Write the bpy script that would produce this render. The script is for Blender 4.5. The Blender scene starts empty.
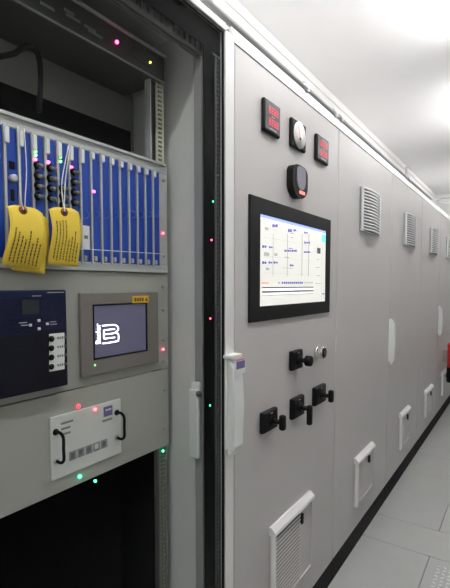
import bpy, bmesh, math, random
from mathutils import Vector, Matrix
random.seed(4)
C = bpy.context.scene.collection
D = .72; H = 1.41; FP = 442.
PI = math.pi
_p = math.radians(3.5); _th = math.atan(303/FP*math.cos(_p)); _v0 = 285+FP*math.tan(_p)
_F = Vector((-math.sin(_th)*math.cos(_p), math.cos(_th)*math.cos(_p), -math.sin(_p)))
_R = Vector((math.cos(_th), math.sin(_th), 0)); _U = _R.cross(_F)
def ray(u, v): return _F+(u-225)/FP*_R-(v-_v0)/FP*_U
def P(u, v, x):                       # point of a photo position on the upright plane at depth x -> (y, z)
    r = ray(u, v); t = (x-D)/r.x
    return (r.y*t, H+r.z*t)
def PY(u, v, y):                      # on the upright cross plane at y -> (x, z)
    r = ray(u, v); t = y/r.y
    return (D+r.x*t, H+r.z*t)

# ---------------------------------------------------------------- materials
MATS = {}
def mat(name, col, rough=.5, metal=0., emit=0., bump=0., bscale=400., var=0., vscale=6., spec=.5, coat=0.):
    if name in MATS: return MATS[name]
    m = bpy.data.materials.new(name); m.use_nodes = True
    nt = m.node_tree; b = nt.nodes['Principled BSDF']
    b.inputs['Base Color'].default_value = (*col, 1)
    b.inputs['Roughness'].default_value = rough
    b.inputs['Metallic'].default_value = metal
    b.inputs['Specular IOR Level'].default_value = spec
    b.inputs['Coat Weight'].default_value = coat
    if emit:
        b.inputs['Emission Color'].default_value = (*col, 1)
        b.inputs['Emission Strength'].default_value = emit
    tc = nt.nodes.new('ShaderNodeTexCoord')
    if var:
        n = nt.nodes.new('ShaderNodeTexNoise'); n.inputs['Scale'].default_value = vscale; n.inputs['Detail'].default_value = 4
        nt.links.new(tc.outputs['Object'], n.inputs['Vector'])
        mx = nt.nodes.new('ShaderNodeMix'); mx.data_type = 'RGBA'
        mx.inputs[6].default_value = (*[c*(1-var) for c in col], 1); mx.inputs[7].default_value = (*[min(1, c*(1+var)) for c in col], 1)
        nt.links.new(n.outputs['Fac'], mx.inputs[0]); nt.links.new(mx.outputs[2], b.inputs['Base Color'])
    if bump:
        n = nt.nodes.new('ShaderNodeTexNoise'); n.inputs['Scale'].default_value = bscale; n.inputs['Detail'].default_value = 2
        nt.links.new(tc.outputs['Object'], n.inputs['Vector'])
        bp = nt.nodes.new('ShaderNodeBump'); bp.inputs['Strength'].default_value = bump; bp.inputs['Distance'].default_value = .001
        nt.links.new(n.outputs['Fac'], bp.inputs['Height']); nt.links.new(bp.outputs['Normal'], b.inputs['Normal'])
    MATS[name] = m
    return m
cab = mat('cabinet_paint', (.53, .514, .508), .42, bump=.25, bscale=260, var=.03)
frm = mat('frame_paint', (.74, .74, .73), .4, var=.03)
rackg = mat('rack_panel_grey', (.39, .39, .355), .5, bump=.1, var=.04)
sideg = mat('side_panel_grey', (.66, .67, .66), .5, bump=.1, var=.04)
blk = mat('black_plastic', (.005, .005, .0055), .5, var=.1, spec=.2)
blkm = mat('black_matt', (.002, .002, .002), .85, spec=.05)
plinthm = mat('plinth_black', (.006, .006, .006), .7, var=.2, spec=.2)
dgrey = mat('dark_grey_metal', (.085, .085, .08), .5, var=.1)
dgrey2 = mat('unit_bezel_grey', (.05, .052, .05), .4, var=.1)
alu = mat('aluminium', (.55, .56, .56), .42, metal=.35, var=.05)
zinc = mat('zinc_rail', (.62, .61, .47), .45, metal=.2, var=.08)
steel = mat('steel', (.5, .5, .5), .28, metal=.9, var=.1)
chrome = mat('chrome', (.75, .73, .72), .15, metal=1., var=.02)
blue = mat('blue_faceplate', (.007, .05, .36), .42, var=.08)
blue2 = mat('blue_print', (.06, .14, .55), .5)
white = mat('white_plastic', (.78, .78, .76), .4, var=.02)
handm = mat('handle_plastic', (.74, .76, .74), .38, var=.03)
navy = mat('navy_case', (.003, .005, .03), .6, var=.1, spec=.25)
navy2 = mat('navy_inset', (.005, .009, .045), .5, spec=.25)
lcdoff = mat('dark_display', (.03, .04, .045), .2)
yel = mat('yellow_tag', (.80, .56, .05), .6, var=.06, vscale=30)
ink = mat('ink', (.09, .06, .01), .7)
brown = mat('tag_eyelet', (.28, .09, .03), .6)
bezel = mat('hmi_bezel', (.20, .18, .165), .5, var=.04)
yellab = mat('orange_label', (.75, .42, .02), .5)
paper = mat('white_label', (.72, .72, .72), .6)
lightp = mat('pale_print', (.38, .4, .45), .6)
plate = mat('pale_plate', (.66, .67, .64), .45, var=.03)
gprint = mat('grey_print', (.16, .17, .17), .6)
purple = mat('purple_logo', (.15, .14, .33), .6)
red = mat('red_paint', (.6, .02, .02), .3, var=.05)
dial = mat('dial_face', (.8, .8, .78), .4)
facegr = mat('meter_face', (.10, .11, .11), .25)
pink = mat('pink_print', (.8, .25, .35), .5)
e_red = mat('red_led_or_glint', (1., .05, .09), .4, emit=9)
e_mag = mat('magenta_led_or_glint', (1., .06, .3), .4, emit=9)
e_grn = mat('green_led_or_glint', (.05, 1., .42), .4, emit=6)
e_lime = mat('lime_led', (.2, 1., .2), .4, emit=3)
e_yel = mat('yellow_led', (1., .85, .1), .4, emit=2.5)
e_seg = mat('red_digits', (.55, .08, .11), .4, emit=.42)
e_scr = mat('monitor_white', (.62, .62, .58), .4, emit=.62)
e_title = mat('monitor_title', (.30, .38, .72), .4, emit=.8)
e_navy = mat('monitor_navy', (.06, .05, .30), .4, emit=.8)
e_cyan = mat('monitor_cyan', (.12, .62, .60), .4, emit=.8)
e_dark = mat('monitor_dark', (.06, .06, .08), .4, emit=.5)
e_lite = mat('monitor_grey', (.36, .37, .37), .4, emit=.6)
e_wht = mat('monitor_bright', (.9, .9, .9), .4, emit=.65)
e_redt = mat('monitor_red', (.85, .2, .16), .4, emit=.8)
e_hmi = mat('hmi_screen', (.075, .072, .115), .35, emit=.55)
e_logo = mat('hmi_logo', (.80, .85, 1.), .3, emit=2.6)
lampm = mat('lamp_diffuser', (1, .985, .975), .4, emit=54)
rose = mat('meter_rose', (.55, .42, .42), .4)

def glassmat():
    m = bpy.data.materials.new('door_glass'); m.use_nodes = True; nt = m.node_tree; nt.nodes.clear()
    o = nt.nodes.new('ShaderNodeOutputMaterial'); t = nt.nodes.new('ShaderNodeBsdfTransparent'); g = nt.nodes.new('ShaderNodeBsdfGlossy')
    t.inputs[0].default_value = (.965, .975, .97, 1); g.inputs['Roughness'].default_value = 0
    lw = nt.nodes.new('ShaderNodeFresnel'); lw.inputs[0].default_value = 1.16
    ge = nt.nodes.new('ShaderNodeNewGeometry'); s = nt.nodes.new('ShaderNodeMath'); s.operation = 'SUBTRACT'; s.inputs[0].default_value = 1
    nt.links.new(ge.outputs['Backfacing'], s.inputs[1])
    mu = nt.nodes.new('ShaderNodeMath'); mu.operation = 'MULTIPLY'; nt.links.new(lw.outputs[0], mu.inputs[0]); nt.links.new(s.outputs[0], mu.inputs[1])
    mx = nt.nodes.new('ShaderNodeMixShader'); nt.links.new(mu.outputs[0], mx.inputs[0]); nt.links.new(t.outputs[0], mx.inputs[1]); nt.links.new(g.outputs[0], mx.inputs[2])
    nt.links.new(mx.outputs[0], o.inputs[0])
    return m
glass = glassmat()

# ---------------------------------------------------------------- mesh building
class MB:
    def __init__(s): s.bm = bmesh.new(); s.mats = []
    def _mi(s, m):
        if m not in s.mats: s.mats.append(m)
        return s.mats.index(m)
    def _merge(s, tb, m, smooth=False):
        i = s._mi(m)
        bmesh.ops.recalc_face_normals(tb, faces=tb.faces)
        for f in tb.faces: f.material_index = i; f.smooth = smooth
        me = bpy.data.meshes.new('t'); tb.to_mesh(me); s.bm.from_mesh(me); bpy.data.meshes.remove(me); tb.free()
        return s
    def box(s, x0, x1, y0, y1, z0, z1, m, bev=0, seg=2):
        tb = bmesh.new(); bmesh.ops.create_cube(tb, size=1)
        for v in tb.verts: v.co = ((x0+x1)/2+v.co.x*(x1-x0), (y0+y1)/2+v.co.y*(y1-y0), (z0+z1)/2+v.co.z*(z1-z0))
        if bev: bmesh.ops.bevel(tb, geom=list(tb.edges), offset=bev, segments=seg, profile=.5, affect='EDGES')
        return s._merge(tb, m)
    def cyl(s, p0, p1, r0, m, r1=None, seg=20, bev=0):
        p0 = Vector(p0); p1 = Vector(p1); r1 = r0 if r1 is None else r1
        tb = bmesh.new(); L = (p1-p0).length
        bmesh.ops.create_cone(tb, cap_ends=True, segments=seg, radius1=r0, radius2=r1, depth=L)
        if bev: bmesh.ops.bevel(tb, geom=[e for e in tb.edges if len(e.link_faces) == 2 and any(len(f.verts) > 4 for f in e.link_faces)], offset=bev, segments=2, profile=.5, affect='EDGES')
        M = Matrix.Translation((p0+p1)/2) @ (p1-p0).to_track_quat('Z', 'Y').to_matrix().to_4x4()
        tb.transform(M)
        return s._merge(tb, m, seg > 8)
    def tube(s, pts, r, m, seg=10, sub=6):
        pts = [Vector(p) for p in pts]; out = []
        n = len(pts)
        for i in range(n-1):
            a = pts[max(i-1, 0)]; b = pts[i]; c = pts[i+1]; d = pts[min(i+2, n-1)]
            for k in range(sub):
                t = k/sub
                out.append(.5*((2*b)+(c-a)*t+(2*a-5*b+4*c-d)*t*t+(3*b-a-3*c+d)*t**3))
        out.append(pts[-1])
        tb = bmesh.new(); rings = []; up = None
        for i, p in enumerate(out):
            tg = (out[min(i+1, len(out)-1)]-out[max(i-1, 0)]).normalized()
            if up is None: up = tg.orthogonal().normalized()
            up = (up-tg*up.dot(tg)).normalized(); sd = tg.cross(up)
            rings.append([tb.verts.new(p+r*(math.cos(2*PI*k/seg)*up+math.sin(2*PI*k/seg)*sd)) for k in range(seg)])
        for i in range(len(rings)-1):
            for k in range(seg): tb.faces.new((rings[i][k], rings[i][(k+1) % seg], rings[i+1][(k+1) % seg], rings[i+1][k]))
        tb.faces.new(rings[0][::-1]); tb.faces.new(rings[-1])
        return s._merge(tb, m, True)
    def prism(s, pts, x0, x1, m, bev=0, smooth=False):          # (y,z) outline extruded along x
        tb = bmesh.new(); a = [tb.verts.new((x0, y, z)) for y, z in pts]; b = [tb.verts.new((x1, y, z)) for y, z in pts]
        tb.faces.new(a); tb.faces.new(b); n = len(pts)
        for i in range(n): tb.faces.new((a[i], a[(i+1) % n], b[(i+1) % n], b[i]))
        if bev: bmesh.ops.bevel(tb, geom=[e for e in tb.edges if abs(e.verts[0].co.x-e.verts[1].co.x) < 1e-6 and e.verts[0].co.x == max(x0, x1)], offset=bev, segments=2, profile=.5, affect='EDGES')
        return s._merge(tb, m, smooth)
    def poly(s, co, faces, m, smooth=False):
        tb = bmesh.new(); v = [tb.verts.new(c) for c in co]
        for f in faces: tb.faces.new([v[i] for i in f])
        return s._merge(tb, m, smooth)
    def ball(s, c, r, m, sx=1):
        tb = bmesh.new(); bmesh.ops.create_uvsphere(tb, u_segments=12, v_segments=8, radius=r)
        for v in tb.verts: v.co = (c[0]+v.co.x*sx, c[1]+v.co.y, c[2]+v.co.z)
        return s._merge(tb, m, True)
    def text(s, txt, x, y, z, size, m, rot=0, ext=.0004, align='LEFT'):
        cu = bpy.data.curves.new('t', 'FONT'); cu.body = txt; cu.size = size; cu.extrude = ext; cu.align_x = align; cu.align_y = 'CENTER'
        o = bpy.data.objects.new('t', cu); C.objects.link(o); bpy.context.view_layer.update()
        me = bpy.data.meshes.new_from_object(o); C.objects.unlink(o); bpy.data.objects.remove(o)
        B = Matrix(((0, 0, 1, x), (1, 0, 0, y), (0, 1, 0, z), (0, 0, 0, 1))) @ Matrix.Rotation(rot, 4, 'Z')
        tb = bmesh.new(); tb.from_mesh(me); tb.transform(B); bpy.data.meshes.remove(me)
        return s._merge(tb, m)
    def build(s, name, parent=None, **props):
        base = Vector((0, 0, 0)); pr = parent
        while pr is not None: base += pr.location; pr = pr.parent
        if parent is None:
            mn = Vector([min(v.co[i] for v in s.bm.verts) for i in range(3)]); mx = Vector([max(v.co[i] for v in s.bm.verts) for i in range(3)])
            base = Vector(((mn.x+mx.x)/2, (mn.y+mx.y)/2, mn.z))
        for v in s.bm.verts: v.co -= base
        me = bpy.data.meshes.new(name); s.bm.to_mesh(me); s.bm.free()
        for m in s.mats: me.materials.append(m)
        o = bpy.data.objects.new(name, me); C.objects.link(o)
        if parent is not None: o.parent = parent
        else: o.location = base
        for k, v in props.items(): o[k] = v
        return o
def thing(name, label, cat, loc, group=None):
    o = bpy.data.objects.new(name, None); C.objects.link(o); o.location = loc; o.empty_display_size = .05
    o['label'] = label; o['category'] = cat
    if group: o['group'] = group
    return o
def fbox(mb, xb, xf, u0, v0, u1, v1, m, bev=0):            # box whose front face has these photo corners (TL, BR)
    y0, z1 = P(u0, v0, xf); y1, z0 = P(u1, v1, xf)
    mb.box(min(xb, xf), max(xb, xf), y0, y1, z0, z1, m, bev)
    return y0, y1, z0, z1
def rbox(x, xf, y0, y1, z0, z1): return None

# ---------------------------------------------------------------- setting
CZ = 2.97; XL = -.66; XR = 1.30; YB = -1.6; YE = 8.5
ceilm = mat('ceiling_paint', (.9, .9, .9), .6, var=.02)
wallm = mat('wall_paint', (.80, .80, .79), .6, var=.02)
wallr = mat('wall_right_dimmed', (.32, .32, .315), .6, var=.02)  # unseen wall, colour darkened to cut bounce light on the cabinets
floorm = mat('floor_panel', (.36, .37, .36), .3, var=.06, vscale=9, bump=.1, bscale=150)
seamm = mat('floor_seam', (.16, .16, .155), .8)
MB().box(XL-.1, XR+.1, YB-.1, YE+.1, CZ, CZ+.1, ceilm).build('ceiling', kind='structure')
MB().box(XL-.1, XL, YB, YE, 0, CZ, wallm).build('wall_left', kind='structure')
MB().box(XR, XR+.1, YB, YE, 0, CZ, wallr).build('wall_right', kind='structure')
MB().box(XL-.1, XR+.1, YE, YE+.1, 0, CZ, wallm).build('wall_far', kind='structure')
MB().box(XL-.1, XR+.1, YB-.1, YB, 0, CZ, wallm).build('wall_near', kind='structure')
MB().box(XL, XL+.012, YB, YE, CZ-.06, CZ-.002, wallm, .003).build('trim_1', kind='structure')
fl = MB().box(XL-.1, XR+.1, YB-.1, YE+.1, -.1, -.006, seamm)
ys = [YB, -.5, .72, 1.33, 2.434, 2.718, 3.9, 4.18, 5.4, 5.68, 6.9, 7.2, YE]
for a, b in zip(ys[:-1], ys[1:]):
    g = .0018
    if .2 < b-a < .4: cuts = [XL, .95, XR]
    else: cuts = [XL, .347, XR]
    for c, e in zip(cuts[:-1], cuts[1:]): fl.box(c+g, e-g, a+g, b-g, -.02, 0, floorm, .0015, 1)
for i in range(9):
    for j in range(26):
        cx = .40+i*.028; cy = 1.62+j*.03; s = 1 if (i+j) % 2 else -1
        fl.poly([(cx-.011, cy-.011*s, 0), (cx+.004, cy-.006*s, .003), (cx+.011, cy+.011*s, 0), (cx-.004, cy+.006*s, .003)], [(0, 1, 2, 3)], mat('stud_metal', (.62, .63, .62), .4))
fl.build('floor', kind='structure')

# ---------------------------------------------------------------- control cabinets
seams = [1.10, 1.955, 2.90, 3.85, 4.78, 5.71, 6.64, 7.57]
TOP = H+.693; PT = H-1.305
names = ['light grey cabinet door panel carrying the monitor, meters and black switches',
         'plain light grey cabinet directly right of the one with the monitor',
         'light grey cabinet with the middle white lever handle, third vent from near end',
         'light grey cabinet with a high vent, between the two distant handles',
         'far light grey cabinet beside the red extinguisher, with distant white handle',
         'light grey cabinet next to last in the row, beyond the red extinguisher',
         'last light grey cabinet at the far end of the row']
for i in range(7):
    y0, y1 = seams[i], seams[i+1]
    t = thing('control_cabinet', names[i], 'cabinet', (-.3, (y0+y1)/2, 0), 'light grey control cabinets in a row')
    MB().box(-.6, -.02, y0+.001, y1-.001, PT, TOP+.048, cab, .002).poly([(-.019, y0+.001, TOP+.003), (.002, y0+.001, TOP+.002), (-.012, y0+.001, TOP+.052), (-.019, y0+.001, TOP+.052), (-.019, y1-.001, TOP+.003), (.002, y1-.001, TOP+.002), (-.012, y1-.001, TOP+.052), (-.019, y1-.001, TOP+.052)], [(0, 1, 2, 3), (4, 7, 6, 5), (0, 4, 5, 1), (1, 5, 6, 2), (2, 6, 7, 3), (3, 7, 4, 0)], frm).build('body', t)
    MB().box(-.018, 0, y0+.003, y1-.003, PT+.004, TOP, cab, .004, 3).build('door', t)
    MB().box(-.59, -.003, y0+.001, y1-.001, 0, PT, plinthm, .002).build('plinth', t)

def upper_vent(y0, y1, z0, z1, label):
    t = thing('louvre_vent', label, 'vent', (.0, (y0+y1)/2, z0), 'louvred vents high on the cabinets')
    def xc(a): return .014+.026*math.sin(PI*min(max(a, 0), 1))**.6
    m = MB(); n = 14
    m.box(.0005, .012, y0, y1, z0, z1, handm, .003)
    m.box(.0, .020, y0, y0+.016, z0, z1, handm, .004); m.box(.0, .016, y1-.022, y1, z0, z1, handm, .004)
    m.build('frame', t)
    s = MB(); ns = 14; hh = (z1-z0)/ns
    for k in range(ns):
        zt = z1-k*hh
        co = []; fc = []
        for j in range(n+1):
            a = j/n; y = y0+.018+(y1-y0-.036)*a; x = .012+.016*math.sin(PI*a)
            co += [(x-.001, y, zt), (x+.004, y, zt-hh*.12), (x+.005, y, zt-hh*.60), (.008, y, zt-hh*.3)]
        for j in range(n):
            for q in range(4): fc.append((j*4+q, j*4+(q+1) % 4, (j+1)*4+(q+1) % 4, (j+1)*4+q))
        fc += [(0, 1, 2, 3), (n*4+3, n*4+2, n*4+1, n*4)]
        s.poly(co, fc, handm)
    s.box(.0105, .0125, y0+.02, y1-.02, z0+.004, z1-.004, dgrey)
    s.build('louvre', t)
for k, (yc, lb) in enumerate([(2.43, 'nearest of the high louvred vents, on the plain cabinet right of the monitor'), (3.40, 'second nearest high louvred vent, above the middle white lever handle'),
        (4.37, 'third high louvred vent along the row, small in view'), (5.30, 'high louvred vent cut by the right edge of the photo')]):
    upper_vent(yc-.17, yc+.17, H+.278, H+.50, lb)

def lower_vent(y0, y1, z0, z1, label, fine):
    t = thing('filter_grille', label, 'vent', (.0, (y0+y1)/2, z0), 'filter grilles low on the cabinets')
    m = MB()
    m.box(.0005, .012, y0, y1, z0, z1, cab, .003)
    # bevelled hood: sloping frame, top edge catches light
    pf = [(.001, z1), (.010, z1+.001), (.026, z1-.014), (.029, z1-.024), (.014, z1-.028), (.001, z1-.028)]
    co = [(x, y0-.002, z) for x, z in pf]+[(x, y1+.002, z) for x, z in pf]
    m.poly(co, [tuple(range(5, -1, -1)), tuple(range(6, 12))]+[(q, (q+1) % 6, 6+(q+1) % 6, 6+q) for q in range(6)], frm)
    m.box(.008, .024, y0, y0+.013, z0, z1-.024, handm, .002); m.box(.008, .022, y1-.016, y1-.002, z0, z1-.024, cab, .002)
    m.box(.008, .022, y0+.004, y1-.004, z0+.004, z0+.018, cab, .002)
    m.build('frame', t)
    s = MB(); ye = y0+.016+(y1-y0)*fine; n = 18
    s.box(.0095, .013, y0+.016, ye, z0+.018, z1-.034, blk)
    for k in range(n):
        z = z0+.02+(z1-z0-.056)*k/n; w = (z1-z0-.056)/n
        s.poly([(.021, y0+.013, z), (.021, ye, z), (.0175, ye, z+w*.40), (.0175, y0+.013, z+w*.40), (.020, y0+.013, z-w*.15), (.020, ye, z-w*.15)], [(0, 1, 2, 3), (0, 4, 5, 1)], cab)
    s.box(.010, .017, ye, y1-.015, z0+.017, z1-.034, cab, .002)
    s.build('louvre', t)
    yl = y0+(y1-y0)*.68
    MB().box(.016, .026, yl-.010, yl+.008, z1-.085, z1-.045, blk, .003).build('latch', t)
lv = [(1.325, 1.665, H-1.17, H-.848, 'nearest low filter grille with fine slats, below the black switches', .62),
      (2.245, 2.55, H-1.165, H-.905, 'second low filter grille, on the plain cabinet with the nearest high vent', .3),
      (3.22, 3.50, H-1.165, H-.905, 'third low filter grille, on the cabinet with the middle handle', .3),
      (4.13, 4.47, H-1.165, H-.925, 'fourth low filter grille along the row, near the plinth', .3),
      (5.06, 5.40, H-1.165, H-.915, 'farthest visible low filter grille, just below the red extinguisher', .3)]
for a in lv: lower_vent(*a)

# lever handles on the doors
def lever(name, y, z0, z1, w, label, sticker=False):
    t = thing(name, label, 'handle', (.0, y, z0), 'white lever handles on the cabinet doors')
    MB().box(.0005, .012, y, y+w, z0+.02, z1, handm, .004, 3).build('base_plate', t)
    m = MB()
    pts = [(.012, z1-.006), (.020, z1-.004), (.034, z1-.035), (.040, (z0+z1)/2), (.036, z0+.03), (.020, z0), (.012, z0+.01), (.012, z0+.03)]
    tb = bmesh.new(); a = [tb.verts.new((x, y+.002, z)) for x, z in pts]; b = [tb.verts.new((x, y+w-.002, z)) for x, z in pts]
    tb.faces.new(a); tb.faces.new(b); n = len(pts)
    for i in range(n): tb.faces.new((a[i], a[(i+1) % n], b[(i+1) % n], b[i]))
    bmesh.ops.bevel(tb, geom=list(tb.edges), offset=.002, segments=2, profile=.5, affect='EDGES')
    m._merge(tb, handm); m.build('lever', t)
    MB().cyl((.0, y+w*.5, z0+.035), (.030, y+w*.98, z0+.035), .006, dgrey).build('lock_barrel', t)
    if sticker:
        s = MB()
        s.box(.0005, .031, y-.004, y+w+.002, z1-.004, z1+.006, white, .001)
        s.box(.0385, .0395, y+.004, y+w+.004, z1-.05, z1-.004, white).box(.0395, .040, y+.007, y+w+.001, z1-.034, z1-.012, purple).box(.0395, .040, y+.005, y+w+.003, z1-.010, z1-.005, pink)
        s.build('sticker', t)
lever('lever_handle', 1.045, H-.502, H-.208, .052, 'nearest white lever handle with a small sticker, left of the black switches', True)
lever('lever_handle', 2.885, H-.508, H-.215, .036, 'middle white lever handle, on the seam right of the plain cabinet')
lever('lever_handle', 4.765, H-.508, H-.205, .032, 'farthest white lever handle, tiny near the right edge')

# ---------------------------------------------------------------- monitor
t = thing('monitor', 'black-framed flush monitor showing a pale control diagram on the cabinet door', 'monitor', (0, 1.45, H-.115))
XM = .008
y0, z1 = P(250.3, 194.4, XM); y1, z0 = P(329.3, 311.8, XM); _, z1b = P(331.5, 220, XM); _, z0b = P(250, 323.5, XM)
z1 = (z1+z1b)/2; z0 = (z0+z0b)/2; y1 = (y1+P(331.5, 220, XM)[0])/2
sy0, sz1 = P(260.7, 213.5, XM); sy1, sz0 = P(325.5, 300.5, XM); sz1 = (sz1+P(326.5, 231.3, XM)[1])/2; sz0 = (sz0+P(259.7, 307.4, XM)[1])/2
m = MB()
m.box(0, XM, y0, sy0, z0, z1, blk, .002).box(0, XM, sy1, y1, z0, z1, blk, .002).box(0, XM, sy0-.003, sy1+.003, sz1, z1, blk, .002).box(0, XM, sy0-.003, sy1+.003, z0, sz0, blk, .002)
m.build('bezel', t)
s = MB(); s.box(.001, XM-.003, sy0-.001, sy1+.001, sz0-.001, sz1+.001, e_scr)
XS = XM-.003
def sm(u0, v0, u1, v1, mm, k=1, dx=.0004):
    a = P(255+u0/5.6, 205+v0/5.6, XS); b = P(255+u1/5.6, 205+v1/5.6, XS)
    c = P(255+u0/5.6, 205+v1/5.6, XS)
    hh = abs(a[1]-c[1]); zc = (a[1]+b[1])/2
    s.box(XS-.0005, XS+dx, a[0], b[0], zc-hh/2, zc+hh/2, mm)
W_, H_ = sy1-sy0, sz1-sz0
s.box(XS-.0005, XS+.0003, sy0, sy1, sz1-.035*H_, sz1, e_title)
s.box(XS-.0005, XS+.0003, sy0, sy1, sz1-.05*H_, sz1-.037*H_, e_wht)
s.box(XS-.0005, XS+.0003, sy1-.075*W_, sy1, sz1-.16*H_, sz1-.06*H_, e_cyan)
for q in [(97, 108, 128, 124), (185, 134, 208, 152), (216, 136, 232, 148), (275, 150, 297, 160), (275, 205, 310, 216), (40, 225, 66, 240), (78, 231, 100, 242),
          (275, 258, 312, 269), (40, 315, 66, 330), (76, 316, 98, 328), (104, 316, 130, 328), (195, 332, 218, 344), (165, 250, 235, 262), (190, 240, 214, 246)]:
    a = q[2]-q[0]; n = max(2, int(a/9))
    for k in range(n):
        sm(q[0]+a*k/n, q[1]+2*(k % 2), q[0]+a*(k+.78)/n, q[3]-1*(k % 2), e_navy)
sm(348, 240, 366, 272, e_dark)
for q in [(55, 125, 75, 140), (200, 155, 214, 162), (50, 265, 80, 285), (108, 270, 125, 285), (60, 350, 80, 365), (165, 290, 190, 296), (200, 180, 214, 186), (150, 352, 215, 355)]: sm(*q, e_lite)
for u in (100, 180, 262, 300): sm(u, 160, u+1.5, 400, e_lite)
for v in (205, 300, 385): sm(45, v, 320, v+1.5, e_lite)
for k in range(7): sm(36+k*6, 431, 40+k*6, 441, e_redt)
for k in range(11): sm(150+k*11, 430, 158+k*11, 441, e_navy)
for k in range(5): sm(276+k*10, 430, 283+k*10, 439, e_lite)
sm(128, 430, 140, 441, e_lite)
for b0, b1, mm in [(.79, .803, e_dark), (.806, .832, e_wht), (.836, .852, e_dark), (.858, .875, e_wht), (.878, .886, e_lite)]:
    s.box(XS-.0005, XS+.0004, sy0+.03*W_, sy0+.78*W_, sz1-b1*H_, sz1-b0*H_, mm)
for k in range(5): s.box(XS-.0005, XS+.0004, sy0+(.81+.02*(k % 2))*W_, sy0+(.86+.015*k)*W_, sz1-(.3+.11*k)*H_-.003, sz1-(.3+.11*k)*H_, e_lite)
s.box(XS-.0005, XS+.0004, sy0+.93*W_, sy0+.935*W_, sz0, sz1-.17*H_, e_lite)
s.box(XS-.0005, XS+.0004, sy0+.945*W_, sy0+.985*W_, sz0+.1*H_, sz0+.115*H_, e_navy)
s.build('screen', t)

# ---------------------------------------------------------------- panel meters
def digital(u0, v0, u1, v1, label, side):
    XF = .014; y0, z1 = P(u0, v0, XF); y1, z0 = P(u1, v1, XF)
    t = thing('digital_meter', label, 'meter', (0, (y0+y1)/2, z0), None)
    MB().box(0, XF, y0, y1, z0, z1, blk, .006, 3).build('housing', t)
    w = y1-y0; h = z1-z0
    MB().box(XF-.002, XF+.0012, y0+.007, y1-.007, z0+.007, z1-.007, facegr, .0008).box(XF, XF+.002, y0+w*.3, y0+w*.7, z0+h*.11, z0+h*.15, lightp).box(XF, XF+.002, y0+w*.4, y0+w*.6, z0+h*.50, z0+h*.53, lightp).build('face', t)
    m = MB()
    for r in (0, 1):
        zc = z1-h*(.30+.36*r)
        m.box(XF, XF+.0014, y0+w*.2, y0+w*.86, zc-h*.125, zc+h*.115, mat('digit_window', (.13, .015, .025), .3, emit=.6))
        for k in range(4):
            yy = y0+w*(.24+.155*k); a = w*.10; b = h*.085
            segs = [(0, b), (0, 0), (0, -b)]
            for (dy, dz) in segs: m.box(XF, XF+.002, yy, yy+a, zc+dz-.0022, zc+dz+.0022, e_seg)
            m.box(XF, XF+.002, yy-.0008, yy+.0026, zc-b, zc+b*(.1 if k == 2 else 1), e_seg); m.box(XF, XF+.002, yy+a-.0022, yy+a+.001, zc-b*(1 if k != 1 else .1), zc+b, e_seg)
    m.build('digits', t)
digital(264.6, 96, 280.6, 139.2, 'black square digital meter with two rows of red digits, left one above monitor', 0)
digital(317.3, 132.6, 328.8, 166.2, 'black square digital meter with red digits, right one above monitor', 1)
XF = .014; y0, z1 = P(292.3, 116.2, XF); y1, z0 = P(306.2, 153.4, XF)
t = thing('analogue_meter', 'black square meter with round white dial between the two red digital meters', 'meter', (0, (y0+y1)/2, z0))
MB().box(0, XF, y0, y1, z0, z1, blk, .006, 3).build('housing', t)
yc, zc = (y0+y1)/2, (z0+z1)/2; rr = (z1-z0)*.475
m = MB().cyl((XF-.002, yc, zc), (XF+.003, yc, zc), rr, dial, seg=40)
for k in range(15):
    a = math.radians(200-k*220/14); r0 = rr*.78; r1 = rr*.9
    m.box(XF+.002, XF+.0036, yc+r0*math.cos(a)-.0012, yc+r0*math.cos(a)+.0012, zc+r0*math.sin(a)-.0012, zc+r0*math.sin(a)+.0012, gprint)
m.cyl((XF+.002, yc, zc-.012), (XF+.004, yc, zc-.012), .006, blk).build('dial', t)
MB().tube([(XF+.004, yc, zc-.012), (XF+.004, yc-.012, zc+rr*.35), (XF+.004, yc-.022, zc+rr*.66)], .0012, e_redt, 6).build('needle', t)

XF = .026; yl, zt = P(293.3, 161.5, XF); yr = P(307.8, 190, XF)[0]; zb = P(303, 199.5, XF)[1]
t = thing('indicator_unit', 'black rounded indicator with dark display and red lamp, directly above the monitor', 'indicator', (0, (yl+yr)/2, zb))
def shield(y0, y1, z0, z1, n=24):
    w = (y1-y0)/2; c = (y0+y1)/2; pts = []
    for k in range(n+1):
        a = PI*k/n; pts.append((c+w*(1 if math.cos(a) > 0 else .99)*math.copysign(abs(math.cos(a))**.7, math.cos(a)), z1-w*.55+w*.55*abs(math.sin(a))**.8))
    hh = z1-z0
    for k in range(n+1):
        a = PI+PI*k/n; pts.append((c+w*math.cos(a), z0+hh*.42+hh*.42*math.sin(a)))
    return pts
MB().prism(shield(yl, yr, zb, zt), 0, XF, blk, .007).build('housing', t)
w = yr-yl
MB().prism(shield(yl+w*.24, yr-w*.20, zb+.030, zt-.004), XF-.002, XF+.003, mat('violet_display', (.27, .26, .32), .2), .001).build('display', t)
MB().box(XF, XF+.004, yl+w*.4, yl+w*.75, zb+.016, zb+.027, e_redt, .001).build('lamp', t)

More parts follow.
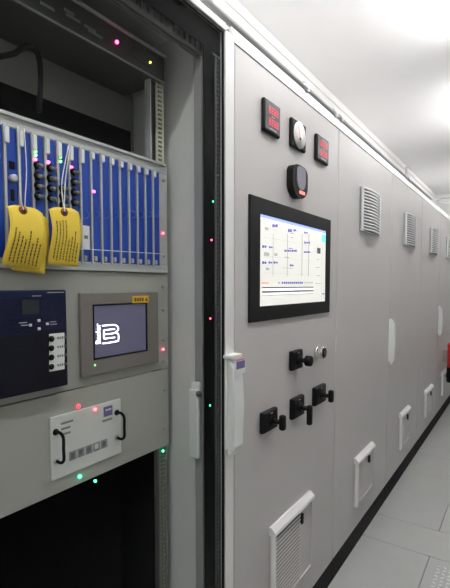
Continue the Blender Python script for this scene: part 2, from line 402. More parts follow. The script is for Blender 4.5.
# ---------------------------------------------------------------- switches
def switch(u0, v0, u1, v1, kind, label):
    XF = .020; y0 = P(u0+3.5, v0, XF)[0]; y1 = P(u1+3.5, v1, XF)[0]; z1 = P(u1+3.5, v0-2.5, XF)[1]; z0 = P(u0+3.5, v1+1, XF)[1]
    cy = (y0+y1)/2; cz = (z0+z1)/2; hs = ((y1-y0)+(z1-z0))/4
    t = thing('rotary_switch', label, 'switch', (0, cy, cz-hs), 'black rotary switches below the monitor')
    m = MB(); m.box(0, XF-.003, y0, y1, z0, z1, blk, .004, 3).box(XF-.005, XF, y0+.006, y1-.006, z0+.004, z1-.004, blk, .002); m.build('plate', t)
    if kind != 'lever':
        m = MB(); m.cyl((XF-.002, cy, cz), (XF+.034, cy, cz), .0085, blk)
        m.cyl((XF-.002, cy, cz), (XF+.006, cy, cz), .017, blk, bev=.002)
        m.build('shaft', t)
        m = MB(); m.box(XF+.030, XF+.052, cy-.011, cy+.011, cz-.026, cz+.026, blk, .008, 3) if kind == 'knob' else m.cyl((XF+.028, cy, cz), (XF+.052, cy, cz), .02, blk, bev=.004)
        m.build('knob', t)
    else:
        MB().cyl((XF-.002, cy, cz), (XF+.036, cy, cz), .009, blk).cyl((XF-.002, cy, cz), (XF+.006, cy, cz), .017, blk, bev=.002).build('shaft', t)
        MB().box(XF+.030, XF+.05, cy-.010, cy+.011, cz-.062, cz+.014, blk, .007, 3).build('lever', t)
    MB().box(XF-.0005, XF+.0006, cy-.008, cy+.008, z1-.011, z1-.008, lightp).build('legend', t)
switch(261, 409.5, 275, 434, 'knob', 'black rotary switch, lowest and leftmost of the switch group')
switch(290.6, 397, 301.6, 419.5, 'lever', 'black rotary switch with lever handle hanging down, middle of lower row')
switch(313, 386, 323, 405.8, 'knob', 'black rotary switch, rightmost of the lower row')
switch(290.2, 351.5, 300, 370.3, 'round', 'black rotary switch in the upper row beside chrome key lock')
y, z = P(321, 352.5, .02)
t = thing('key_switch', 'round chrome key-lock switch right of the upper black switch', 'switch', (0, y, z-.02))
MB().cyl((0, y, z), (.012, y, z), .028, chrome, bev=.003).cyl((.01, y, z), (.034, y, z), .0255, chrome, bev=.002, seg=28).build('collar', t)
MB().cyl((.032, y, z), (.036, y, z), .021, blk, seg=24).box(.0355, .0372, y-.002, y+.002, z-.008, z+.008, steel).build('barrel', t)
MB().box(.010, .0145, y-.024, y-.010, z+.006, z+.014, blk, .001).build('pointer', t)

# ---------------------------------------------------------------- conduit along the top
t = thing('conduit', 'grey metal conduit running along the top edge of the cabinets', 'conduit', (-.018, 1.1, TOP+.05))
XC = -.018; ZC = TOP+.066
MB().tube([(XC, .9, ZC), (XC, 2, ZC), (XC, 3, ZC), (XC, 3.9, ZC), (XC+.0, 4.3, ZC)], .011, mat('conduit_grey', (.30, .31, .31), .55, var=.05), 12).build('pipe', t)
for yy in (1.62, 1.93, 2.0, 3.32, 3.42):
    big = yy in (1.62, 2.0, 3.32)
    MB().cyl((XC, yy-.02, ZC), (XC, yy+.02, ZC), .016 if big else .015, steel, seg=16).box(XC-.018, XC+.018, yy-.009, yy+.009, TOP+.048, TOP+.054, steel, .001).build('clamp', t)
MB().cyl((XC, 3.36, ZC), (XC, 3.36, ZC+.075), .010, steel).box(XC-.022, XC+.022, 3.33, 3.39, ZC-.012, ZC+.026, alu, .004).build('junction_box', t)
t2 = thing('cable_loop', 'thin pale cable looped off the cabinet top near the far end', 'cable', (.05, 4.5, TOP+.04))
pts = [(XC, 4.31, ZC)]
for k in range(11):
    a = -PI*.8+2*PI*.93*k/10; pts.append((.09+.085*math.cos(a), 4.55+.17*math.sin(a), ZC+.012))
MB().tube(pts, .006, alu, 8, 4).build('loop', t2)

# ---------------------------------------------------------------- fire extinguisher at the far end
t = thing('fire_extinguisher', 'red fire extinguisher with black base hung on a far cabinet, right edge', 'fire extinguisher', (.11, 5.02, .385))
yy = 5.17; xx = .114
m = MB(); m.cyl((xx, yy, .54), (xx, yy, .80), .075, red, seg=28, bev=.012); m.cyl((xx, yy, .795), (xx, yy, .84), .06, red, r1=.025, seg=28); m.build('cylinder', t)
MB().cyl((xx, yy, .385), (xx, yy, .545), .077, blk, seg=28, bev=.006).build('base', t)
MB().cyl((xx, yy, .835), (xx, yy, .875), .018, steel).box(xx-.015, xx+.07, yy-.01, yy+.01, .875, .89, blk, .003).box(xx-.015, xx+.06, yy-.01, yy+.01, .90, .91, blk, .003).build('valve', t)
MB().tube([(xx+.02, yy, .86), (xx+.09, yy-.02, .80), (xx+.095, yy-.02, .7), (xx+.09, yy-.01, .6)], .009, blk, 8).build('hose', t)
MB().box(.001, .045, yy-.03, yy+.03, .60, .72, steel, .003).build('bracket', t)

# ---------------------------------------------------------------- rack cabinet with glass door
XR_ = -.144                            # front of the mounting frame
YD = P(224, 285, 0)[0]                 # right edge of the glass door
ZD = H+.70
t = thing('rack_cabinet', 'grey rack cabinet with a black-bordered glass door at the left', 'cabinet', (-.3, .6, 0))
YL = .06; YW = 1.0
MB().box(-.6, -.012, 1.05, 1.097, .10, TOP+.03, sideg, .002).box(-.012, .004, YD+.003, 1.094, .10, TOP+.012, frm, .002).build('side_wall', t)
MB().box(-.6, -.03, YW, YW+.019, .11, TOP+.01, sideg).build('inner_panel', t)
MB().box(-.6, -.02, YL-.02, YL, .1, TOP+.03, sideg).build('side_wall', t)
MB().box(-.6, -.58, YL, YW, .1, TOP+.03, dgrey).build('back_panel', t)
MB().box(-.58, -.02, YL, 1.02, TOP+.012, TOP+.03, sideg).box(-.02, .006, YL-.02, 1.05, ZD+.003, TOP+.03, frm, .002).build('roof', t)
MB().box(-.58, -.02, YL, 1.02, .1, .125, sideg).build('bottom_panel', t)
MB().box(-.59, -.003, YL-.02, 1.095, 0, .1, plinthm, .002).build('plinth', t)
MB().box(-.060, -.032, YW-.014, YW-.001, .13, ZD-.02, mat('inner_post', (.33, .34, .34), .5, var=.05), .002).build('post', t)
# glass door
g = MB().box(-.009, -.004, YL, YD-.001, .115, ZD, glass).build('glass_door', t)
ya = P(205, 285, -.0095)[0]; yb = P(214, 285, -.0095)[0]; yc = P(221.3, 285, -.0095)[0]
zt = sum(P(u, v, -.0095)[1] for u, v in [(148, 2), (180, 27), (222, 57)])/3
print('glass', YD, ya, yb, yc, ZD, zt)
bm_ = MB().box(-.0140, -.0122, ya, yb, .115, zt, blkm).box(-.0140, -.0122, yc, YD-.001, .115, zt, blkm).box(-.0140, -.0122, YL, YD-.001, zt, ZD, blkm)
bm_.box(-.004, .002, YL, YD-.001, ZD-.004, ZD, blk).box(-.004, .002, YD-.006, YD-.001, .115, ZD, blk)
bm_.build('door_border', g)
# perforated profile behind the glass edge
def perf(mb, x0, x1, y0, y1, z0, z1, pitch, m, hole, horiz=False):
    w = (y1-y0) if not horiz else (z1-z0); a = w*.26
    if not horiz:
        mb.box(x0, x1, y0, y0+a, z0, z1, m).box(x0, x1, y1-a, y1, z0, z1, m)
        n = int((z1-z0)/pitch)
        for k in range(n+1): mb.box(x0, x1, y0+a, y1-a, z0+k*pitch, min(z1, z0+k*pitch+pitch*(1-hole)), m)
    else:
        mb.box(x0, x1, y0, y1, z0, z0+a, m).box(x0, x1, y0, y1, z1-a, z1, m)
        n = int((y1-y0)/pitch)
        for k in range(n+1): mb.box(x0, x1, y0+k*pitch, min(y1, y0+k*pitch+pitch*(1-hole)), z0+a, z1-a, m)
    return mb
dkr = mat('dark_profile', (.10, .105, .11), .5, var=.05)
m = perf(MB(), -.020, -.0165, P(215.5, 285, -.0165)[0], P(221, 285, -.0165)[0], .13, zt-.004, .0125, dkr, .45)
m.box(-.024, -.0215, YW+.001, 1.049, .13, zt, blkm); m.build('hinge_profile', t)
_, za = P(200, 54, -.035); _, zb = P(200, 44, -.035)
m = perf(MB(), -.036, -.032, YL, YW-.004, za-.004, zb+.012, .022, mat('top_profile', (.14, .145, .14), .5), .4, True)
m.box(-.045, -.040, YL, YW-.004, za-.01, zb+.02, dgrey); m.build('top_profile', t)
# mounting frame (flanges either side)
RY1 = .968
zbot = H-.472
fr = MB()
yri = P(160, 285, XR_)[0]; yrl = P(155, 285, XR_)[0]
perf(fr, XR_-.012, XR_-.010, yri, RY1, H+.345, H+.565, .0125, zinc, .5)
perf(fr, XR_-.012, XR_-.010, yri, RY1, .13, zbot, .0125, mat('low_rail', (.2, .21, .17), .5, var=.08), .5)
fr.box(XR_-.03, XR_-.026, yri-.006, RY1, .13, H+.64, dgrey)
fr.box(XR_-.03, XR_-.010, yrl-.002, yrl+.003, H+.345, H+.565, alu)
fr.box(XR_-.03, XR_-.010, yri-.008, yri-.004, .13, zbot, dgrey)
fr.build('mounting_rail', t)
yq = P(144.5, 120, -.288)[0]
MB().box(-.298, -.288, yq-.007, yq+.007, H+.40, H+.55, mat('rear_post', (.3, .3, .28), .5)).build('rear_rail', t)
# LED reflections by the door edge, put in as glowing beads
def bead(mb, u, v, x, mm, r=.0035): 
    y, z = P(u, v, x); mb.ball((x, y, z), r, mm); return mb
def nbead(u, v, x, mm, par, r=.0035): bead(MB(), u, v, x, mm, r).build('led_or_glint', par)  # serves real LEDs and beads that stand for reflections
for (u, v, mm) in [(213, 201.5, e_grn), (211.5, 240, e_mag), (210.3, 318.5, e_red), (210, 405.5, e_grn)]: nbead(u, v, -.0116, mm, t, .0024)
# handle shape set on the inner panel
xh0, zh1 = PY(190.5, 381, YW-.02); xh1, zh0 = PY(201, 452, YW-.02)
_, zh0 = PY(193, 456, YW-.02)
print('inner handle', xh0, xh1, zh0, zh1)
t3 = thing('handle_shape', 'grey lever-handle shape set behind the glass of the rack cabinet', 'handle', ((xh0+xh1)/2, YW-.01, zh0))
MB().box(xh0, xh1-.006, YW-.02, YW, zh0+.01, zh1, handm, .004, 3).build('base_plate', t3)
MB().box(xh0+.003, xh1, YW-.034, YW-.018, zh0, zh1-.02, handm, .005, 3).build('lever', t3)
MB().cyl((xh1-.004, YW-.03, zh1-.03), (xh1+.004, YW-.03, zh1-.03), .008, gprint).build('lock_barrel', t3)

# ---- swing frame blank panels
def screw(par, u, v, x):
    y, z = P(u, v, x)
    MB().cyl((x, y, z), (x+.003, y, z), .0045, steel, r1=.0035, seg=12).box(x+.0028, x+.0033, y-.003, y+.003, z-.0006, z+.0006, blk).build('screw', par)
zs0 = H+.033; zseam = H-.243
PL = .30
t = thing('blanking_plate', 'grey blank rack panel around the dark relay and the small lit display', 'panel', (XR_-.002, .63, zseam))
MB().box(XR_-.006, XR_, PL, RY1, zseam+.0015, zs0-.001, rackg, .0015).build('plate', t)
for q in [(162.5, 287), (163, 310), (163.2, 340), (163.2, 362)]: screw(t, *q, XR_)
nbead(163.3, 349.3, XR_+.002, e_red, t, .0032)
t = thing('blanking_plate', 'grey lower rack panel holding the pale plate with two black handles', 'panel', (XR_-.002, .63, zbot))
MB().box(XR_-.006, XR_, PL, RY1, zbot, zseam-.0015, rackg, .0015).build('plate', t)
for q in [(164, 390), (164, 428)]: screw(t, *q, XR_)
nbead(163, 451, XR_+.002, e_grn, t, .0032); nbead(80, 476.5, XR_+.002, e_grn, t, .004)  # second bead stands for a green reflection in the glass
# black sheets put in for the dark of the open bay below
t = thing('dark_bay', 'empty rack bay below the lower grey panel, blackened for its dark inside', 'rack bay', (XR_-.12, .6, .13))
MB().box(-.32, -.30, PL, yri-.01, .13, zbot+.02, blkm).box(-.30, XR_-.02, PL, yri-.01, .13, .14, blkm).box(-.30, XR_-.02, yri-.016, yri-.010, .14, zbot, blkm).build('bay_dark', t)
_y, _z = P(95, 481, -.2)
nbead(95.3, 481, -.19, e_grn, t, .0036)  # glowing bead put in for a green reflection in the glass
MB().box(-.30, -.19, _y-.01, _y+.02, _z-.02, _z+.008, blkm, .002).build('lamp_or_glint_holder', t)  # block added only to carry the bead of the green reflection

# ---- pale plate with handles
XP = XR_+.004
y0, z1 = .574, H-.293; y1, z0 = .779, H-.436
t = thing('labelled_plate', 'pale drawer plate with two black bow handles on the lower rack panel', 'plate', (XR_, .67, z0))
pl = MB().box(XR_+.0002, XP, y0, y1, z0, z1, plate, .001)
def mark(mb, u0, v0, u1, v1, mm, x=XP):
    a = P(u0, v0, x); b = P(u1, v1, x); mb.box(x-.0003, x+.0004, a[0], b[0], min(a[1], b[1]), max(a[1], b[1]), mm)
pr = pl
ya_ = P(61, 425, XP)
for k, wd in enumerate((.036, .026, .026)):
    z = P(61, 424, XP)[1]-k*.0125
    for j in range(int(wd/.0042)): pr.box(XP-.0003, XP+.0004, ya_[0]+j*.0042, ya_[0]+j*.0042+.0034, z-.0022, z+.0022, gprint)
a = P(103.5, 408.5, XP); b = P(112.5, 416, XP)
pr.box(XP-.0003, XP+.0004, a[0], b[0], a[1]-.022, a[1]+.003, purple); pr.box(XP, XP+.0006, a[0]+.006, b[0]-.004, a[1]-.008, a[1]-.004, plate)
for j in range(6): pr.box(XP-.0003, XP+.0004, a[0]-.004+j*.0055, a[0]-.004+j*.0055+.0042, a[1]-.034, a[1]-.029, gprint)
a = P(69, 456, XP); b = P(108, 444, XP); w = (b[0]-a[0])/5.
zz = (a[1]+b[1])/2
for j in range(5):
    yy = a[0]+j*w; pr.box(XP-.0003, XP+.0004, yy, yy+w*.9, zz-.009, zz+.012, mat('grey_symbol', (.3, .31, .31), .5))
    pr.box(XP, XP+.0007, yy+w*.2, yy+w*.65, zz-.004, zz+.008, gprint if j != 3 else plate)
    pr.box(XP, XP+.0007, yy+w*.1, yy+w*.8, zz-.008, zz-.0065, gprint)
pr.build('plate', t)
def bow(u, v0, v1, dx=.028):
    y, z1 = P(u, v0, XP); y2, z0 = P(u, v1, XP)
    MB().tube([(XP, y, z1), (XP+dx*.6, y, z1+.001), (XP+dx, y, z1-.008), (XP+dx, y, (z0+z1)/2), (XP+dx, y, z0+.008), (XP+dx*.6, y, z0-.001), (XP, y, z0)], .0035, blk, 10).build('handle', t)
    for zz in (z0, z1): MB().cyl((XP, y, zz), (XP+.003, y, zz), .0072, steel if zz == z0 else blk, seg=16).build('handle_foot', t)
bow(55.5, 432, 461); bow(116.5, 412.5, 437.5)
nbead(95.2, 409.5, XP+.001, e_red, t, .0036)  # glowing bead in place of a red reflection in the glass
y, z = P(78.5, 406.5, XP); MB().ball((XP, y, z), .0055, mat('dim_red_glint', (1, .06, .1), .4, emit=1.6), .4).build('led_or_glint', t)  # dim flattened bead for the red glow reflected beside it
y, z = P(86, 408, XP)

# ---- protection relay
XP2 = XR_+.022
y1, z0 = P(68.4, 385, XP2); z1 = P(67.3, 289.8, XP2)[1]; y0 = y1-.30
t = thing('protection_relay', 'dark navy protection relay with four white labelled keys at left edge', 'relay', (XR_, (y0+y1)/2, z0))
MB().box(XR_+.0005, XP2, y0, y1, z0, z1, navy, .003).build('case', t)
w_ = P(40, 300, XP2); m = MB()
fa = P(0, 297, XP2)[0]
m.box(XP2-.001, XP2+.0006, y0+.004, y1-.006, P(50, 297, XP2)[1]-.001, z1-.003, navy2)
m.box(XP2-.001, XP2+.0006, y0+.004, y1-.006, z0+.004, P(50, 334, XP2)[1]+.004, mat('navy_lower', (.005, .004, .012), .5, spec=.25))
mf = m
a = P(21.5, 300, XP2); b = P(39, 313, XP2)
MB().box(XP2, XP2+.0012, a[0], b[0], b[1]-.002, a[1], lcdoff, .0005).build('display', t)
for (u, v) in [(38.6, 320.5), (30, 325.2), (47, 323.8), (38.8, 328.8)]:
    y, z = P(u, v, XP2); MB().box(XP2, XP2+.0025, y-.0032, y+.0032, z-.0028, z+.0028, paper, .0008).build('arrow_key', t)
m = mf
for u0, u1, v in [(19, 27, 323), (21, 28, 325.5), (50, 56, 322), (50, 57, 324.5), (47, 64, 292.5), (32, 41, 296)]:
    a = P(u0, v, XP2); b = P(u1, v, XP2); m.box(XP2, XP2+.0008, a[0], b[0], a[1]-.0009, a[1]+.0009, lightp)
for k in range(8): m.box(XP2, XP2+.0008, P(4+k*5, 300, XP2)[0], P(7+k*5, 300, XP2)[0], z0+.05+.0, z0+.0512, navy2)
for k in range(7):
    z = z0+.06+k*.016; m.box(XP2, XP2+.0008, P(10, 350, XP2)[0], P(22, 350, XP2)[0], z, z+.0012, navy2)
m.build('fascia', t)
for k in range(4):
    v = 338.5+k*9.3; y, z = P(49, v, XP2); yb2 = P(64.2, v-1, XP2)[0]
    q = MB(); q.box(XP2, XP2+.0018, y, yb2, z-.0115, z+.0095, paper, .0006)
    for j in range(5): q.box(XP2, XP2+.0022, y+.019+j*.0055, y+.0225+j*.0055, z-.003, z+.002, gprint)
    q.cyl((XP2, y+.004, z-.001), (XP2+.004, y+.004, z-.001), .0065, blk, seg=16)
    q.build('labelled_key', t)

# ---- small lit display
XP3 = XR_+.010
y0, y1, z0, z1 = .656, .917, H-.217, H-.019
t = thing('touch_panel', 'small brown-grey framed touch display showing a glowing white letter emblem', 'display', (XR_, .79, z0))
sy0, sz1 = P(92.8, 304, XP3); sy1, sz0 = P(147.6, 351, XP3); sz0 = (P(93, 360, XP3)[1]+sz0)/2; sz1 = (P(147, 303, XP3)[1]+sz1)/2
m = MB()
m.box(XR_+.0005, XP3, y0, sy0, z0, z1, bezel, .0015).box(XR_+.0005, XP3, sy1, y1, z0, z1, bezel, .0015).box(XR_+.0005, XP3, sy0-.002, sy1+.002, sz1, z1, bezel, .0015).box(XR_+.0005, XP3, sy0-.002, sy1+.002, z0, sz0, bezel, .0015)
m.build('frame', t)
m = MB(); a = .0035
m.box(XP3-.003, XP3+.0004, sy0, sy0+a, sz0, sz1, blk).box(XP3-.003, XP3+.0004, sy1-a, sy1, sz0, sz1, blk).box(XP3-.003, XP3+.0004, sy0, sy1, sz0, sz0+a, blk).box(XP3-.003, XP3+.0004, sy0, sy1, sz1-a, sz1, blk)
m.build('screen_surround', t)
XS3 = XP3-.003
s = MB().box(XR_+.001, XS3, sy0, sy1, sz0, sz1, e_hmi)
ly0 = P(102.3, 335, XS3)[0]; ly1 = P(118.5, 335, XS3)[0]
lz1 = (P(103, 324.6, XS3)[1]+P(116, 325.5, XS3)[1])/2; lz0 = (P(103, 344, XS3)[1]+P(117, 341, XS3)[1])/2
lh = lz1-lz0; lw = ly1-ly0; st = .0017
def strok(pts, r=st):
    s.tube([(XS3, ly0+a*lw, lz0+b*lh) for a, b in pts], r, e_logo, 6, 3)
strok([(0, 1), (.5, 1), (.8, .97), (.97, .82), (.97, .66), (.8, .53)])
strok([(.8, .53), (.97, .44), (1., .25), (.98, .02)])
strok([(.0, .0), (.5, .0), (.98, .02)])
strok([(.12, .74), (.6, .75), (.76, .73)], st); strok([(.1, .5), (.6, .5), (.8, .52)]); strok([(.12, .26), (.6, .26), (.76, .26)], st)
strok([(.1, .76), (.08, .5), (.1, .24)])
s.text('Basler', XS3+.0006, P(98.2, 334, XS3)[0], lz0-.0005, .0205, e_logo, PI/2, .0006)
s.build('screen', t)
a = P(132, 296, XP3); b = P(148.5, 302.5, XP3)
q = MB().box(XP3, XP3+.0008, a[0], b[0], b[1], a[1], yellab)
for j in range(4): q.box(XP3, XP3+.0012, a[0]+.008+j*.009, a[0]+.014+j*.009, (a[1]+b[1])/2-.005, (a[1]+b[1])/2+.004, ink)
q.prism([(b[0]-.014, b[1]+.005), (b[0]-.004, b[1]+.005), (b[0]-.009, a[1]-.005)], XP3, XP3+.0014, ink)
q.build('warning_label', t)
nbead(95, 365.3, XP3+.0005, e_lime, t, .002)

# ---- blue card subrack
zt, zbk = H+.340, H+.034; ci0, ci1 = H+.055, H+.314
CY = .4855-.0299*4; PW = .0299; NC = 19
t = thing('subrack', 'aluminium subrack framing the row of blue plug-in cards', 'subrack', (XR_, .63, zbk))
m = MB(); m.box(XR_-.10, XR_+.002, CY-.03, RY1, ci1, zt, alu, .002).box(XR_-.10, XR_+.002, CY-.03, RY1, zbk, ci0, alu, .002)
m.box(XR_-.02, XR_+.008, CY-.03, RY1-.012, zt-.006, zt+.001, alu, .001).box(XR_-.02, XR_+.006, CY-.03, RY1-.012, zbk, zbk+.006, alu, .001)
m.build('frame', t)
MB().box(XR_-.004, XR_, CY+NC*PW+.001, RY1, zbk+.0005, zt, alu, .001).build('flange', t)
MB().box(XR_-.11, XR_-.101, CY-.03, RY1-.015, zbk, zt, dgrey).build('rear_plate', t)
MB().box(XR_-.10, XR_-.005, CY+NC*PW+.002, CY+NC*PW+.006, ci0, ci1, alu).build('end_plate', t)
for q in [(163.5, 181), (163.8, 256)]: screw(t, *q, XR_)
nbead(163.2, 233.3, XR_+.002, e_red, t, .0032)
# thin wire bail across the lower right cards
_a = P(83, 249, XR_+.012); _b = P(163, 254, XR_+.012)
MB().tube([(XR_+.001, _a[0], _a[1]), (XR_+.012, _a[0]+.002, _a[1]), (XR_+.012, (_a[0]+_b[0])/2, (_a[1]+_b[1])/2), (XR_+.012, _b[0]-.004, _b[1]), (XR_+.001, _b[0], _b[1])], .0011, white, 6).build('wire_bail', t)
ordn = ['rightmost', 'second', 'third', 'fourth', 'fifth', 'sixth', 'seventh', 'eighth', 'ninth', 'tenth', 'eleventh', 'twelfth', 'thirteenth', 'fourteenth', 'fifteenth', 'sixteenth']
def toggles(par, yc, vs, u):
    yc = yc-.006
    for v in vs:
        _, z = P(u, v, XR_)
        m = MB(); m.cyl((XR_, yc, z), (XR_+.008, yc, z), .0085, blk, seg=14, bev=.001); m.cyl((XR_+.008, yc, z), (XR_+.019, yc+.003, z-.005), .004, gprint, r1=.006, seg=12); m.build('toggle', par)
for i in range(3, NC):
    y0 = CY+i*PW+.0008; y1 = y0+PW-.0016; k = i-4; yc = y0+.017
    nr = NC-i-1
    extra = {0: ' with pale knob', 2: ' with toggles, green and magenta lamps', 3: ' with toggles and one magenta lamp', 4: ' with two green lamps', 5: ' with toggles, nearest the plain cards', 7: ' with a lone magenta lamp', 6: ' with a white sticker low down'}.get(k, '')
    lab = 'blue plug-in card' + extra + ((', rightmost in subrack') if nr == 0 else ', '+ordn[nr]+' from the right' if nr < 15 else ', cut by the left edge')
    c = thing('plug_in_card', lab, 'circuit card', (XR_, yc, ci0), 'blue plug-in cards in the subrack')
    MB().box(XR_-.002, XR_+.0015, y0+.0055, y1, ci0, ci1-.001, blue, .0006).build('faceplate', c)
    MB().box(XR_-.002, XR_+.0045, y0, y0+.0055, ci0-.004, ci1+.004, alu, .0008).build('edge_strip', c)
    MB().box(XR_+.0005, XR_+.010, y0+.001, y0+.010, ci1-.034 if k < 7 else ci1-.018, ci1-.002, white, .002).build('ejector', c)
    MB().box(XR_+.0005, XR_+.008, y0+.006, y0+.014, ci0+.002, ci0+.014, alu, .002).build('ejector', c)
    if k >= 6:
        z = P(90+(k-7)*9.2, 214, XR_)[1]
        MB().tube([(XR_+.001, yc-.005, z+.009), (XR_+.005, yc+.002, z+.006), (XR_+.006, yc+.005, z), (XR_+.005, yc+.002, z-.006), (XR_+.001, yc-.005, z-.009)], .0012, blue2, 6, 3).build('pull_ring', c)
    if k == 0:
        z = P(10.5, 178.5, XR_)[1]; MB().cyl((XR_, yc, z), (XR_+.012, yc, z), .008, alu, seg=20, bev=.002).build('knob', c)
        z = P(10, 165, XR_)[1]; MB().box(XR_, XR_+.003, yc-.006, yc+.006, z-.008, z+.008, blk, .001).build('socket', c)
        z = P(10, 195, XR_)[1]; MB().box(XR_, XR_+.003, yc-.004, yc+.004, z-.012, z+.012, blk, .001).build('socket', c)
    if k == 2:
        toggles(c, yc, (166, 176.5, 186.5, 196.5), 38)
        for v, mm in ((151.5, e_lime), (155, e_lime), (159.5, e_mag)): nbead(35.5, v, XR_+.003, mm, c, .0033)
    if k == 3:
        toggles(c, yc, (169, 179, 189, 199), 51); nbead(48.3, 162.2, XR_+.003, e_mag, c, .0036)
    if k == 4:
        toggles(c, yc, (189, 197, 206), 63)
        for v in (157, 161.5): nbead(60.5, v, XR_+.003, e_lime, c, .0033)
    if k == 5:
        toggles(c, yc, (173, 183, 193, 203), 75); nbead(71.3, 167.3, XR_+.003, e_mag, c, .0036)
    if k == 7: nbead(94, 191.5, XR_+.003, e_mag, c, .0033)
    if k == 6:
        a = P(81, 225, XR_+.003); b = P(90, 249, XR_+.003)
        q = MB().box(XR_+.001, XR_+.0035, a[0], b[0], b[1], a[1], paper, .0005); q.box(XR_+.003, XR_+.004, a[0]+.008, b[0]-.006, (a[1]+b[1])/2-.004, (a[1]+b[1])/2+.004, gprint); q.build('sticker', c)

# ---- yellow tags
def tag(pxy, ux, label, bend, xo, rows, rowz, hole, string, tilt=0):
    # pxy: TL, TR, BR, BL photo corners on plane xo
    A, B_, C_, D_ = [P(u, v, xo) for u, v in pxy]
    t = thing('yellow_tag', label, 'tag', (xo, (A[0]+B_[0])/2, C_[1]), 'yellow paper tags tied to the cards')
    nu, nv = 8, 14; co = []; m = MB()
    def pt(a, b):
        top = (A[0]+(B_[0]-A[0])*a, A[1]+(B_[1]-A[1])*a); bot = (D_[0]+(C_[0]-D_[0])*a, D_[1]+(C_[1]-D_[1])*a)
        cut = .055*max(0, abs(a-.5)*2-.62)/.38
        bb = max(b, cut)
        y = top[0]+(bot[0]-top[0])*bb; z = top[1]+(bot[1]-top[1])*bb
        return (xo+bend*(math.sin(b*PI*1.1)-b*.3)+tilt*b, y+.004*math.sin(b*5), z)
    for i in range(nv+1):
        for j in range(nu+1): co.append(pt(j/nu, i/nv))
    n = len(co); co2 = [(x-.0007, y, z) for x, y, z in co]
    fc = []; fb = []
    for i in range(nv):
        for j in range(nu):
            q = i*(nu+1)+j; fc.append((q, q+1, q+nu+2, q+nu+1)); fb.append((n+q, n+q+nu+1, n+q+nu+2, n+q+1))
    edge = [j for j in range(nu+1)]+[i*(nu+1)+nu for i in range(1, nv+1)]+[nv*(nu+1)+j for j in range(nu-1, -1, -1)]+[i*(nu+1) for i in range(nv-1, 0, -1)]
    for q in range(len(edge)): a = edge[q]; b = edge[(q+1) % len(edge)]; fc.append((a, b, n+b, n+a))
    m.poly(co+co2, fc+fb, yel, True)
    for r in range(rows):
        a = .16+.72*r/max(1, rows-1); b0, b1 = rowz[r % len(rowz)]
        k = b0
        while k < b1:
            L = random.uniform(.02, .06); p = [pt(a-.018, k), pt(a+.018, k), pt(a+.018, min(b1, k+L)), pt(a-.018, min(b1, k+L))]
            m.poly([(x+.0006, y, z) for x, y, z in p], [(0, 1, 2, 3)], ink)
            k += L+.012
    m.build('card', t)
    y, z = P(*hole, xo); hx = xo+bend*.25
    MB().cyl((hx-.002, y, z), (hx+.0025, y, z), .0085, brown, seg=18).cyl((hx-.002, y, z), (hx+.003, y, z), .003, blk, seg=10).build('eyelet', t)
    for s in string:
        pts = [(hx+.003, y, z)]+[(xx, *P(u, v, xx)) for u, v, xx in s]
        MB().tube(pts, .0011, white, 6, 4).build('string', t)
    return t
XT = XR_+.030
tag([(12, 207), (47, 215.5), (47.3, 274.3), (14.3, 270)], 0, 'yellow tag hanging behind the leftmost tag, lower edge showing', .003, XT-.006, 0, [(0, 0)], (24, 213), [[(25, 200, XT-.006), (26.5, 170, XR_+.012), (24, 128, XR_+.006)]])
tag([(6, 203.5), (41, 209), (42, 269.5), (4.3, 264.5)], 0, 'leftmost yellow tag with dark writing, hanging in front of another', .010, XT, 8, [(.38, .93), (.44, .95), (.5, .95), (.55, .95), (.40, .95), (.6, .96), (.5, .95), (.6, .96)], (22, 210.5), [[(20.5, 196, XT), (19.5, 170, XR_+.012), (17.5, 126, XR_+.006)]], .004)
tag([(48, 206.5), (77.5, 208.5), (80, 267), (50, 264.5)], 0, 'yellow tag with rows of dark writing, hanging alone to the right', .007, XT, 8, [(.24, .9), (.24, .92), (.22, .9), (.22, .9), (.55, .92), (.5, .93), (.4, .92), (.6, .93)], (63.5, 212.3), [[(62.5, 198, XT), (62, 180, XR_+.02), (68.5, 146, XR_+.006)], [(64.5, 196, XT), (66, 175, XR_+.02), (70, 147, XR_+.006)]], .002)

# ---- upper bay: slim unit, dark recess and cable
y1_ = P(163.5, 60, XR_)[0]
t = thing('slim_rack_unit', 'slim dark rack unit with red and yellow lamps above the dark recess', 'rack unit', (XR_, .63, H+.566))
ucase = MB().box(-.40, XR_+.004, PL, y1_, H+.566, H+.634, dgrey2, .002).box(XR_, XR_+.012, PL, y1_, H+.632, H+.637, alu, .001).box(XR_, XR_+.006, PL, y1_, H+.563, H+.5665, mat('warm_grey', (.3, .3, .25), .5), .001)
nbead(117, 42, XR_+.006, e_mag, t, .0042); nbead(150.3, 62.3, XR_+.006, e_yel, t, .003)
m = MB(); pts = [(131.5, 44), (132, 54), (137, 59), (153, 66.5), (155, 62), (153, 57.5), (137, 47), (131.5, 44)]
m.tube([(XR_+.006, *P(u, v, XR_+.006)) for u, v in pts], .0014, dgrey, 6, 3); m.build('handle_outline', t)
m = ucase
for u0, u1, v in [(40, 54, 2), (64, 74, 9), (66, 80, 14), (84, 96, 25), (88, 102, 30)]:
    a = P(u0, v, XR_+.004); b = P(u1, v, XR_+.004); m.box(XR_+.0035, XR_+.005, a[0], b[0], a[1]-.003, a[1]+.003, mat('dim_print', (.2, .24, .23), .5))
m.build('case', t)
t = thing('recess_block', 'black block across the lower part of the dark upper recess', 'rack tray', (-.3, .63, H+.345))
_, zt_ = P(80, 112, -.2)
m = MB(); m.box(-.295, -.2, PL, yrl-.03, H+.345, zt_, blkm, .002); m.build('dark_block', t)  # plain black block across the lower part of the recess
MB().box(-.31, -.30, PL, YW-.01, H+.35, H+.62, mat('backing_grey', (.17, .17, .155), .5, var=.05)).build('backing', t)
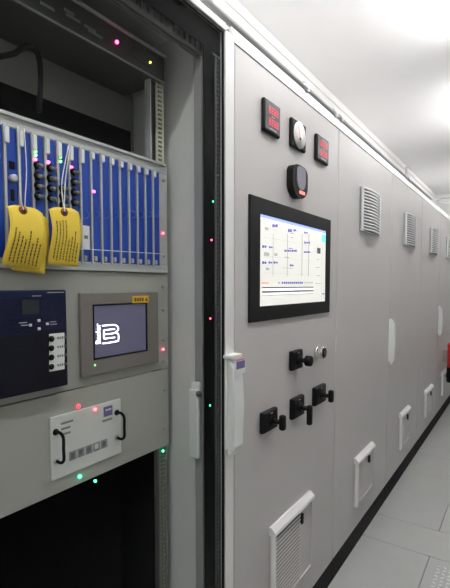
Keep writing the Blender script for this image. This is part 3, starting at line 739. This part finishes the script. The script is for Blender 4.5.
t = thing('black_cable', 'black cable arching over the dark recess behind the glass', 'cable', (-.25, .5, zt_))
pts = [(-14, 62), (0, 56.5), (14, 53.5), (24, 47), (33, 48), (39, 58), (40.5, 75), (40, 95), (38.5, 112)]
m = MB(); m.tube([(-.185, *P(u, v, -.185)) for u, v in pts], .006, blk, 10, 5); m.build('sheath', t)

# ---------------------------------------------------------------- ceiling lights
def lamp(y, x=.5, L=1.2, zt=2.80):
    t = thing('ceiling_light', LL[y], 'light', (x, y, CZ), 'tube light fittings over the aisle')
    MB().box(x-.035, x+.035, y-L/2, y+L/2, CZ-.05, CZ-.001, white, .004).build('housing', t)
    MB().cyl((x, y-L/2+.03, zt), (x, y+L/2-.03, zt), .018, lampm, seg=14).build('tube', t)
    for e in (-1, 1): MB().box(x-.02, x+.02, y+e*(L/2-.02)-.01, y+e*(L/2-.02)+.01, zt-.025, CZ-.05, white, .003).build('lamp_or_glint_holder', t)
LL = {2.5: 'white tube light over the aisle, nearest beyond the top right edge', 4.55: 'white tube light farther along the aisle', 7.2: 'white tube light at the far end of the aisle',
      .85: 'white tube light added unseen above the rack cabinet to brighten the near ceiling', -.8: 'white tube light over the aisle behind the camera'}  # tube above the rack cabinet added to brighten near ceiling and cabinets
for y in LL: lamp(y)

w = bpy.data.worlds.new('World'); bpy.context.scene.world = w; w.use_nodes = True
w.node_tree.nodes['Background'].inputs[0].default_value = (.8, .85, .9, 1); w.node_tree.nodes['Background'].inputs[1].default_value = .05

# ---------------------------------------------------------------- camera
cd = bpy.data.cameras.new('camera'); cd.sensor_fit = 'VERTICAL'; cd.sensor_height = 36; cd.lens = FP/588*36
cd.shift_y = (_v0-294)/588; cd.clip_start = .01
co = bpy.data.objects.new('camera', cd); C.objects.link(co)
co.matrix_world = Matrix.Translation((D, 0, H)) @ Matrix((( _R.x, _U.x, -_F.x), (_R.y, _U.y, -_F.y), (_R.z, _U.z, -_F.z))).to_4x4()
sc = bpy.context.scene; sc.camera = co
sc.view_settings.view_transform = 'Standard'; sc.view_settings.look = 'None'; sc.view_settings.gamma = 1; sc.view_settings.use_curve_mapping = False
sc.view_settings.exposure = .45
sc.cycles.use_denoising = True; sc.cycles.max_bounces = 8; sc.cycles.diffuse_bounces = 5; sc.cycles.transparent_max_bounces = 12
